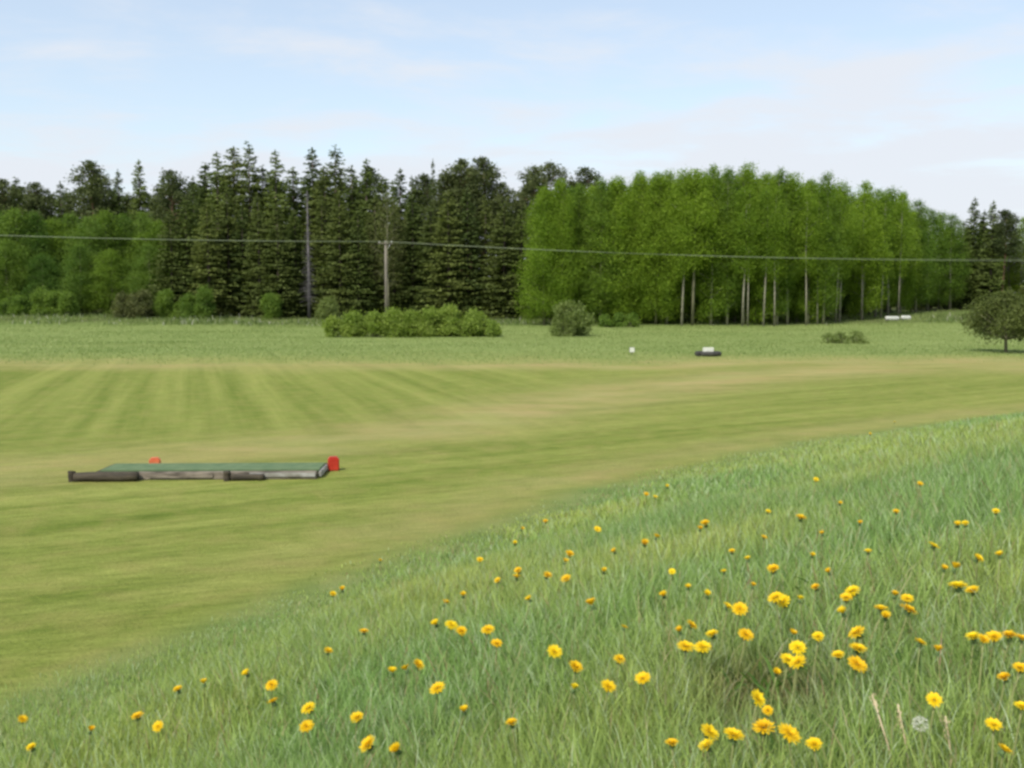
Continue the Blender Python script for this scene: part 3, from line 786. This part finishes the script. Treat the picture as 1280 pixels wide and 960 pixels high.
bush('bright_bush', 44, 92, 350, 110, "bright yellow green bush at the meadow edge on the far left", 'alder', 66, lobes=3, depth=4)
bush('dark_green_bush', 228, 268, 350, 108, "blue green bush against the foot of the dark spruces", 'alder', 67, lobes=2)
bush('edge_bush', 196, 226, 362, 109, "small dull bush between the brownish and the blue green bushes", 'alder', 68, lobes=3)
bush('edge_bush', 326, 352, 366, 109, "small bush at the foot of the spruces before the dead tree", 'alder', 69, lobes=1)
bush('edge_bush', 398, 424, 372, 107, "small bush between the dead spruce and the long bush", 'bush_grey', 70, lobes=1)
bush('edge_bush', 748, 800, 388, 93, "low green bush under the birch grove, past the round bush", 'alder', 71, lobes=3)
bush('edge_bush', 1165, 1235, 386, 126, "low bush line under the trees past the white bales", 'bush_grey', 74, lobes=4)
bush('edge_bush', 0, 34, 364, 109, "green bush at the far left edge of the meadow", 'alder', 75, lobes=2)

# small round tree at the right
def round_tree():
    t_ = make_broad(3.3, 2.15, 0.30, 81, 'apple', 'bark_aspen', nc=110, per=520, cr=(0.35, 0.62), leaf=0.11, prof='oval', trunk_r=0.09, squash=0.9)
    d = ray(1270, 440); Yt = 54.5; x_ = d.x * Yt
    o = empty('small_round_tree', (x_ - 0.55, Yt, gz1(x_, Yt)), 0.4)
    tag(o, "small dark olive tree with a wide round crown at the right edge", 'tree')
    link('trunk', t_[0], o); link('crown', t_[1], o)
round_tree()

# ------------------------------------------------------------------ utility pole and wires
POLE_Y = 92.0
dP = ray(482, 303)
pole_x = dP.x * POLE_Y; pz = gz1(pole_x, POLE_Y); pole_top = CAM.z + dP.z * POLE_Y
o = empty('utility_pole', (pole_x, POLE_Y, pz)); tag(o, "grey wooden utility pole rising behind the long low bush", 'utility pole')
hp = pole_top - pz
a_ = Acc(); a_.tube([(0, 0, -0.5), (0, 0, hp * 0.5), (0, 0, hp + 0.15)], [0.15, 0.13, 0.105], 12); link('shaft', a_.mesh('shaft', M['pole_wood']), o)
a_ = Acc(); a_.tube([(-0.7, -0.14, hp - 0.1), (0.7, -0.14, hp - 0.1)], [0.055, 0.055], 6); link('crossarm', a_.mesh('crossarm', M['pole_wood']), o)
a_ = Acc(); a_.tube([(0.45, -0.14, hp - 0.15), (0.1, -0.12, hp - 0.75)], [0.02, 0.02], 5); link('brace', a_.mesh('brace', M['steel']), o)
for sx in (-0.55, 0.55):
    a_ = Acc(); a_.tube([(sx, -0.14, hp - 0.05), (sx, -0.14, hp + 0.02), (sx, -0.14, hp + 0.05), (sx, -0.14, hp + 0.1)], [0.03, 0.05, 0.035, 0.04], 8); link('insulator', a_.mesh('insulator', M['ceramic']), o)
# street-light-like white reflector is a pale patch high in the grove
def span(p, q, sag, rad, name, label):
    pts = []
    for k in range(41):
        u = k / 40; v = p.lerp(q, u); v.z -= 4 * sag * u * (1 - u); pts.append(v)
    a_ = Acc(); a_.tube(pts, [rad] * 41, 5)
    tag(link(name, a_.mesh(name, M['wire'])), label, 'wire', 'overhead wires')
def at(px, py, Y0):
    d = ray(px, py); return Vector((d.x * Y0, Y0, CAM.z + d.z * Y0))
pt = Vector((pole_x, POLE_Y, pole_top + 0.08))
for sx, nm in ((-0.55, "upper"), (0.55, "lower")):
    off = Vector((sx, -0.14, 0))
    dz = Vector((0, 0, 0.0 if sx < 0 else -0.16))
    span(pt + off, at(-520, 268, 82) + off + dz, 0.55, 0.012, 'overhead_wire', f"{nm} pale wire running from the utility pole to the left edge")
    span(pt + off, at(1720, 318, 82) + off + dz, 0.95, 0.012, 'overhead_wire', f"{nm} pale wire running from the utility pole past the birch grove")

# ------------------------------------------------------------------ tee platform
def box_bm(bm, c, s, bev=0.0, rz=0.0):
    g = bmesh.ops.create_cube(bm, size=1.0)
    vs = g['verts']
    bmesh.ops.scale(bm, vec=s, verts=vs)
    if rz: bmesh.ops.rotate(bm, cent=(0, 0, 0), matrix=Matrix.Rotation(rz, 3, 'Z'), verts=vs)
    bmesh.ops.translate(bm, vec=c, verts=vs)
    if bev:
        es = list({e for v in vs for e in v.link_edges})
        bmesh.ops.bevel(bm, geom=es, offset=bev, segments=2, affect='EDGES')
def bm_obj(name, bm, mat, parent=None):
    me = bpy.data.meshes.new(name); bm.to_mesh(me); bm.free(); me.materials.append(mat)
    for p in me.polygons: p.use_smooth = False
    return link(name, me, parent)
def log(name, p, q, r0, mat, parent, k=12):
    """A rough round timber."""
    a = Acc(); r = random.Random(int(r0 * 999 + p[0] * 77)); p, q = Vector(p), Vector(q)
    pts = [p.lerp(q, i / 8) + Vector((0, r.uniform(-.006, .006), r.uniform(-.008, .008))) for i in range(9)]
    a.tube(pts, [r0 * r.uniform(0.92, 1.06) for _ in pts], k); return link(name, a.mesh(name, M[mat]), parent)
TX, TY = -5.25, 16.75
tee = empty('tee_platform', (TX, TY, gz1(TX, TY) - 0.015), R(1.5))
tag(tee, "low timber-framed tee platform topped with a green turf mat on the mown field", 'tee platform')
log('front_log', (-1.92, -0.62, 0.09), (-0.9, -0.60, 0.09), 0.085, 'wood_dark', tee)
bm = bmesh.new(); box_bm(bm, (0.2, -0.46, 0.08), (3.6, 0.09, 0.13), 0.012); bm_obj('front_beam', bm, M['wood_grey'], tee)
bm = bmesh.new(); box_bm(bm, (0.2, 0.335, 0.08), (3.7, 0.09, 0.13), 0.012); bm_obj('rear_beam', bm, M['wood_dark'], tee)
bm = bmesh.new(); box_bm(bm, (2.04, -0.06, 0.09), (0.05, 0.70, 0.10), 0.012); bm_obj('side_beam', bm, M['wood_pale'], tee)
bm = bmesh.new(); box_bm(bm, (-1.62, -0.06, 0.08), (0.09, 0.70, 0.125), 0.012); bm_obj('side_beam', bm, M['wood_dark'], tee)
bm = bmesh.new()
box_bm(bm, (0.22, -0.06, 0.150), (3.62, 0.70, 0.03), 0.01); bm_obj('turf_mat', bm, M['mat'], tee)
for i, (xa, xb, mt) in enumerate([(-0.75, 0.3, 'white'), (0.9, 1.98, 'white')]):
    bm = bmesh.new(); box_bm(bm, ((xa + xb) / 2, -0.517, 0.085 + 0.01 * i), (xb - xa, 0.02, 0.07), 0.004); bm_obj('edge_board', bm, M['wood_grey'] if i == 0 else M['wood_pale'], tee)
log('stub_log', (0.62, -0.60, 0.07), (1.15, -0.58, 0.07), 0.055, 'wood_dark', tee)
log('post', (-1.97, -0.6, -0.05), (-1.97, -0.6, 0.19), 0.06, 'wood_dark', tee)
log('post', (0.55, -0.6, -0.05), (0.55, -0.6, 0.17), 0.06, 'wood_dark', tee)

def marker(px, py, Y0, w, h, mat, label):
    d = ray(px, py); x_ = d.x * Y0
    o = empty('tee_marker', (x_, Y0, gz1(x_, Y0)), R(14)); tag(o, label, 'tee marker', 'red tee markers')
    bm = bmesh.new(); box_bm(bm, (0, 0, h * 0.5), (w, w * 0.85, h), 0.018); bm_obj('body', bm, M[mat], o)
    bm = bmesh.new(); box_bm(bm, (0, 0, h + 0.008), (w * 0.7, w * 0.6, 0.02), 0.006); bm_obj('cap', bm, M[mat], o)
    a = Acc(); a.tube([(0, 0, -0.08), (0, 0, 0.02)], [0.012, 0.012], 6); link('spike', a.mesh('spike', M['steel']), o)
marker(417, 590, 17.15, 0.19, 0.225, 'red', "bright red block marker at the right end of the tee platform")
marker(194, 585, 17.7, 0.19, 0.12, 'orange', "small orange red block marker behind the left end of the platform")

# ------------------------------------------------------------------ range targets
d = ray(885, 445); TYY = 51.0; x_ = d.x * TYY; zt = gz1(x_, TYY)
o = empty('range_target', (x_, TYY, zt)); tag(o, "low dark ring with a bright white board inside, at the meadow edge", 'range target')
a = Acc(); pts = [(math.cos(q) * 0.56, math.sin(q) * 0.45, 0.13) for q in np.linspace(0, 2 * math.pi, 33)]
a.tube(pts, [0.13] * 33, 10); link('tyre_ring', a.mesh('tyre_ring', M['rubber']), o)
bm = bmesh.new(); box_bm(bm, (0, -0.05, 0.33), (0.56, 0.07, 0.24), 0.015); bm_obj('board', bm, M['white'], o)
for sx in (-0.18, 0.18):
    a = Acc(); a.tube([(sx, 0.02, 0), (sx, 0.02, 0.40)], [0.02, 0.02], 6); link('post', a.mesh('post', M['pole_wood']), o)
d = ray(790, 444); x_ = d.x * 52
o = empty('distance_marker', (x_, 52, gz1(x_, 52))); tag(o, "small white board on a stake at the far edge of the mown field", 'distance marker')
bm = bmesh.new(); box_bm(bm, (0, 0, 0.28), (0.28, 0.04, 0.28), 0.02); bm_obj('board', bm, M['white'], o)
a = Acc(); a.tube([(0, 0.04, -0.1), (0, 0.04, 0.42)], [0.022, 0.02], 6); link('stake', a.mesh('stake', M['pole_wood']), o)

# white wrapped bales by the wood
def bale(px, Y0, w, label):
    d = ray(px, 399); x_ = d.x * Y0; zt = CAM.z + ray(px, 397.2).z * Y0
    o = empty('wrapped_bale', (x_, Y0, gz1(x_, Y0))); h = max(0.5, zt - gz1(x_, Y0)); tag(o, label, 'bale', 'white bales at the forest edge')
    a = Acc(); k = w / 2; rr = h / 2
    a.tube([(-k, 0, rr), (-k + 0.05, 0, rr), (-k + 0.12, 0, rr), (0, 0, rr), (k - 0.12, 0, rr), (k - 0.05, 0, rr), (k, 0, rr)], [rr * 0.75, rr * 0.92, rr, rr * 0.985, rr, rr * 0.92, rr * 0.75], 20)
    link('wrapped_roll', a.mesh('wrapped_roll', M['white_film']), o)
    for s_ in (-1, 1):
        a = Acc(); a.tube([(s_ * (k - 0.16), 0, rr), (s_ * (k - 0.2), 0, rr)], [rr + 0.008, rr + 0.008], 20); link('film_band', a.mesh('film_band', M['steel']), o)
bale(1115, 104, 1.4, "longer of two low white wrapped bales at the forest edge")
bale(1132, 104.4, 1.0, "shorter of two low white wrapped bales at the forest edge")

# ------------------------------------------------------------------ dandelions
def flower_meshes(seed, openness):
    r = np.random.default_rng(seed); pts, V_, n_ = [], [], 0
    for ring, (rad, cnt, up) in enumerate([(0.021, 30, 0.10), (0.018, 28, 0.28), (0.014, 24, 0.5), (0.009, 18, 0.8), (0.005, 12, 1.2)]):
        for k in range(cnt):
            q = 2 * math.pi * (k + r.random() * 0.6) / cnt; L = rad * (0.85 + 0.3 * r.random())
            el = up + (1 - openness) * 1.1 + r.normal() * 0.08
            dx_, dz_ = math.cos(min(el, 1.5)), math.sin(min(el, 1.5)); w = 0.0022
            c, s = math.cos(q), math.sin(q)
            b0 = np.array([c * 0.002, s * 0.002, 0.002 + 0.0008 * ring]); tip = b0 + np.array([c * dx_, s * dx_, dz_]) * L
            side = np.array([-s, c, 0]) * w; mid_ = b0 + (tip - b0) * 0.6
            V_ += [b0, mid_ + side * 0.8, tip + side * 0.7, tip - side * 0.7, mid_ - side * 0.8]; n_ += 1
    head = mesh_np("flower_head", np.array(V_), np.full(n_, 5), np.arange(5 * n_), M['petal'])
    a = Acc(); a.tube([(0, 0, -0.013), (0, 0, -0.007), (0, 0, 0.0), (0, 0, 0.003)], [0.003, 0.008, 0.0075, 0.006], 8)
    for k in range(9):
        q = k * 0.7; a.tube([(math.cos(q) * .006, math.sin(q) * .006, -0.008), (math.cos(q) * .012, math.sin(q) * .012, -0.014)], [0.002, 0.0005], 3)
    return head, a.mesh("bract_cup", M['sepal'])
FL = [flower_meshes(1, 1.0), flower_meshes(2, 0.95), flower_meshes(3, 0.8), flower_meshes(4, 0.35)]
def stem_mesh(bx, by, h):
    a = Acc(); a.tube([(-bx, -by, -h), (-bx * 0.6, -by * 0.6, -h * 0.5), (-bx * 0.1, -by * 0.1, -h * 0.12), (0, 0, -0.012)], [0.0035, 0.003, 0.0026, 0.0026], 6)
    return a.mesh("stem", M['stem'])
STEMS = [stem_mesh(0.03, 0.02, 0.30), stem_mesh(-0.04, 0.01, 0.30), stem_mesh(0.01, -0.05, 0.30), stem_mesh(0.06, 0.03, 0.30)]
GD = "dandelions flowering in the long grass"
def dandelion(px, py, size, var, label):
    lift = random.uniform(0.20, 0.28)
    x_, y_ = ground_hit(px, py, lift)
    zg = gz1(x_, y_)
    want = size / FPX * y_ / 0.042                 # head width from the photograph, kept to a believable range
    s = max(0.8, min(1.42, want))
    o = empty('dandelion', (x_, y_, zg)); tag(o, label, 'flower', GD)
    head, cup = FL[var]
    h = link('flower_head', head, o, (0, 0, lift)); h.scale = (s * random.uniform(0.85, 1.1), s * random.uniform(0.85, 1.1), s * random.uniform(0.9, 1.3))
    h.rotation_euler = (random.uniform(-0.05, 0.6), random.uniform(-0.5, 0.5), random.uniform(-0.7, 0.7))
    link('bract_cup', cup, h)
    st = link('stem', random.choice(STEMS), o, (0, 0, lift)); st.rotation_euler = (0, 0, random.uniform(-0.6, 0.6))
    return s, want
CL = [
 ("near the photo's lower left corner", [(40, 935, 24, 2), (28, 900, 14, 1)]),
 ("in the small trio between the left corner and the first big pair", [(113, 914, 12, 3), (172, 896, 18, 1), (198, 909, 16, 1)]),
 ("in the thin pair left of the tall clump near the lower left", [(223, 863, 20, 2), (255, 855, 16, 3)]),
 ("in the stacked clump of three in the lower left grass", [(309, 843, 20, 3), (340, 857, 22, 0), (342, 878, 24, 1)]),
 ("in the bright orange pair one above the other, lower left", [(386, 886, 26, 0), (383, 909, 20, 1)]),
 ("in the loose trio at the lower edge left of centre", [(447, 898, 16, 2), (461, 932, 24, 1), (497, 939, 18, 3)]),
 ("in the pair at the upper left edge of the long grass", [(416, 743, 12, 1), (428, 738, 18, 3)]),
 ("in the faded trio left of the single bright flower", [(490, 841, 14, 3), (508, 838, 14, 3), (522, 832, 18, 2)]),
 ("alone and bright at the centre of the near grass", [(547, 861, 20, 0)]),
 ("in the row of five at mid height left of centre", [(545, 781, 15, 3), (564, 782, 20, 0), (577, 790, 18, 2), (610, 788, 22, 0), (621, 805, 14, 1)]),
 ("in the faint pair above the row of five", [(556, 755, 12, 3), (579, 745, 10, 3)]),
 ("in the orange cluster where the grass meets the mown field", [(646, 722, 20, 2), (648, 714, 12, 1), (644, 680, 10, 3), (652, 662, 10, 3), (684, 720, 12, 1)]),
 ("in the scattered group above the centre line of flowers", [(712, 693, 18, 2), (708, 724, 18, 1), (706, 703, 12, 3), (740, 757, 18, 3), (755, 715, 10, 3)]),
 ("in the row of single flowers below the centre", [(693, 816, 20, 1), (719, 835, 18, 2), (717, 862, 14, 3), (760, 859, 18, 1), (774, 825, 16, 0), (804, 849, 18, 1)]),
 ("in the pair at the far upper edge of the bank", [(808, 618, 12, 1), (819, 622, 14, 2), (834, 609, 6, 3)]),
 ("in the faint group high on the bank", [(806, 680, 12, 3), (820, 672, 12, 3), (882, 655, 16, 2), (875, 662, 8, 3), (830, 745, 12, 3)]),
 ("in the tight trio right of centre", [(857, 809, 22, 0), (878, 810, 20, 0), (891, 794, 16, 2), (864, 782, 16, 1), (850, 790, 12, 3)]),
 ("in the small pair beside the lone round flower", [(909, 759, 14, 2), (925, 762, 20, 0), (932, 794, 20, 0)]),
 ("alone high in the right half of the bank", [(1001, 648, 16, 1)]),
 ("in the bright group in the middle of the right half", [(970, 748, 18, 0), (980, 753, 20, 0), (967, 712, 14, 2), (1000, 750, 12, 3), (941, 733, 10, 3), (884, 745, 12, 3)]),
 ("in the big clump above the bare brown patch", [(997, 811, 20, 0), (985, 826, 20, 1), (998, 829, 20, 0), (1023, 797, 16, 2), (990, 793, 10, 3), (970, 842, 12, 3)]),
 ("in the tall clump with the largest flower of the right half", [(1066, 740, 24, 0), (1058, 748, 14, 1), (1054, 767, 14, 3), (1036, 716, 10, 3)]),
 ("in the column of three right of the big clump", [(1072, 792, 24, 0), (1072, 812, 20, 2), (1071, 831, 22, 0), (1048, 820, 16, 2)]),
 ("in the orange-tinged group near the tall clump", [(1101, 763, 20, 2), (1107, 772, 14, 3), (1135, 763, 20, 0), (1134, 749, 14, 1)]),
 ("in the small group left of the right edge flowers", [(1150, 804, 16, 1), (1172, 815, 10, 3), (1118, 745, 8, 3)]),
 ("in the group high near the right edge", [(1197, 657, 12, 3), (1207, 655, 10, 1), (1167, 683, 14, 1), (1222, 699, 14, 2), (1250, 695, 12, 3)]),
 ("in the pair with orange shading near the right edge", [(1198, 734, 22, 1), (1216, 739, 16, 2), (1193, 711, 14, 3)]),
 ("in the long flat row at the right edge", [(1217, 798, 20, 1), (1229, 800, 14, 2), (1243, 797, 18, 2), (1262, 796, 18, 1), (1277, 799, 16, 1)]),
 ("at the right edge below the flat row", [(1256, 848, 18, 2), (1275, 836, 16, 1), (1277, 884, 12, 2)]),
 ("in the lower right corner", [(1242, 907, 20, 1), (1254, 939, 20, 2)]),
 ("alone above the white seed head", [(1168, 876, 18, 1)]),
 ("in the bright row along the lower edge", [(886, 916, 26, 0), (885, 934, 20, 2), (917, 921, 24, 1), (955, 911, 26, 0), (986, 918, 26, 0), (1018, 932, 20, 2)]),
 ("in the sparse yellow specks along the slope above the clusters", [(682, 652, 10, 2), (747, 662, 9, 1), (768, 690, 9, 3), (915, 690, 9, 2), (960, 640, 8, 1), (1085, 690, 9, 2)]),
 ("in the tiny sparse specks high up the slope toward the right edge", [(1020, 600, 7, 1), (1075, 655, 8, 3), (1120, 640, 7, 2), (1150, 605, 6, 1), (1180, 712, 10, 3), (1245, 640, 8, 1)]),
 ("in the thin scatter between the lone high flower and the middle group", [(905, 715, 9, 2), (935, 700, 8, 3), (955, 672, 8, 1), (1015, 695, 9, 3), (1020, 735, 10, 2), (860, 735, 10, 3)]),
 ("in the loose specks just under the faint far slope", [(600, 700, 9, 2), (622, 726, 9, 1), (780, 785, 11, 2), (662, 750, 11, 3), (840, 715, 9, 1)]),
 ("in the loose specks between the left clumps and the centre", [(410, 815, 12, 2), (455, 790, 11, 1), (640, 905, 16, 2), (580, 890, 14, 3), (840, 930, 16, 2)]),
 ("just above the bright row along the lower edge", [(946, 875, 22, 1), (960, 889, 14, 2)]),
 ("at the faint far end of the bank near the mown field", [(1118, 528, 5, 3), (1088, 543, 5, 3), (475, 702, 8, 3), (1050, 630, 6, 3), (1028, 668, 8, 3)]),
]
ws = []
ord2 = ["first", "second", "third", "fourth", "fifth", "sixth"]
for phrase, fl in CL:
    fl = sorted(fl)
    for i, (px, py, sz, v) in enumerate(fl):
        if len(fl) == 1: lb = f"yellow dandelion {phrase}"
        else: lb = f"{['yellow','yellow','yellow','half-closed yellow'][v]} dandelion {phrase}, {ord2[i]} from its left"
        w_ = lb.split()
        if len(w_) > 16: lb = lb.replace("half-closed yellow ", "").replace("yellow ", "").replace(", ", ", ").replace(" from its left", " from left"); w_ = lb.split()
        if len(w_) > 16: lb = " ".join(w_[:16])
        ws.append(dandelion(px, py, sz, v, lb))
#DBG

# seed head
x_, y_ = ground_hit(1150, 905, 0.24); r = np.random.default_rng(9)
o = empty('dandelion_clock', (x_, y_, gz1(x_, y_))); tag(o, "white fluffy dandelion seed head near the lower right corner", 'seed head')
dd = r.normal(size=(420, 3)); dd /= np.linalg.norm(dd, axis=1)[:, None]
fl_ = link('fluff', leaf_cloud('fluff', dd * (0.014 + 0.007 * r.random(420))[:, None], 0.006, M['fluff'], r, aspect=0.3), o, (0, 0, 0.24))
link('stem', STEMS[1], o, (0, 0, 0.24))
# dry stalks
for i, (px, py, px2, py2, lb) in enumerate([(1090, 868, 1122, 962, "tallest pale dry grass stalk leaning in the lower right grass"), (1122, 880, 1138, 962, "thin dry stalk beside the tallest pale one"),
                                            (1182, 895, 1188, 962, "dry stalk standing just past the white seed head")]):
    bx, by = ground_hit(px2, py2 + 30); d = ray(px, py); tx, tz = d.x * by, CAM.z + d.z * by; zg = gz1(bx, by)
    o = empty('dry_grass_stalk', (bx, by, zg)); tag(o, lb, 'grass stalk', 'pale dry grass stalks')
    v = Vector((tx - bx, 0.0, tz - zg))
    a = Acc(); a.tube([(0, 0, 0), v * 0.5 + Vector((0.008, 0, 0)), v], [0.0035, 0.003, 0.0015], 6); link('stalk', a.mesh('stalk', M['straw']), o)
    m = 40; tt = 0.68 + 0.32 * r.random(m); pts = np.array([tuple(v * float(q)) for q in tt]) + r.normal(size=(m, 3)) * 0.005
    link('seed_ear', leaf_cloud('seed_ear', pts, 0.009, M['straw'], r, aspect=0.35, axis=np.tile(np.array(v.normalized()), (m, 1))), o)
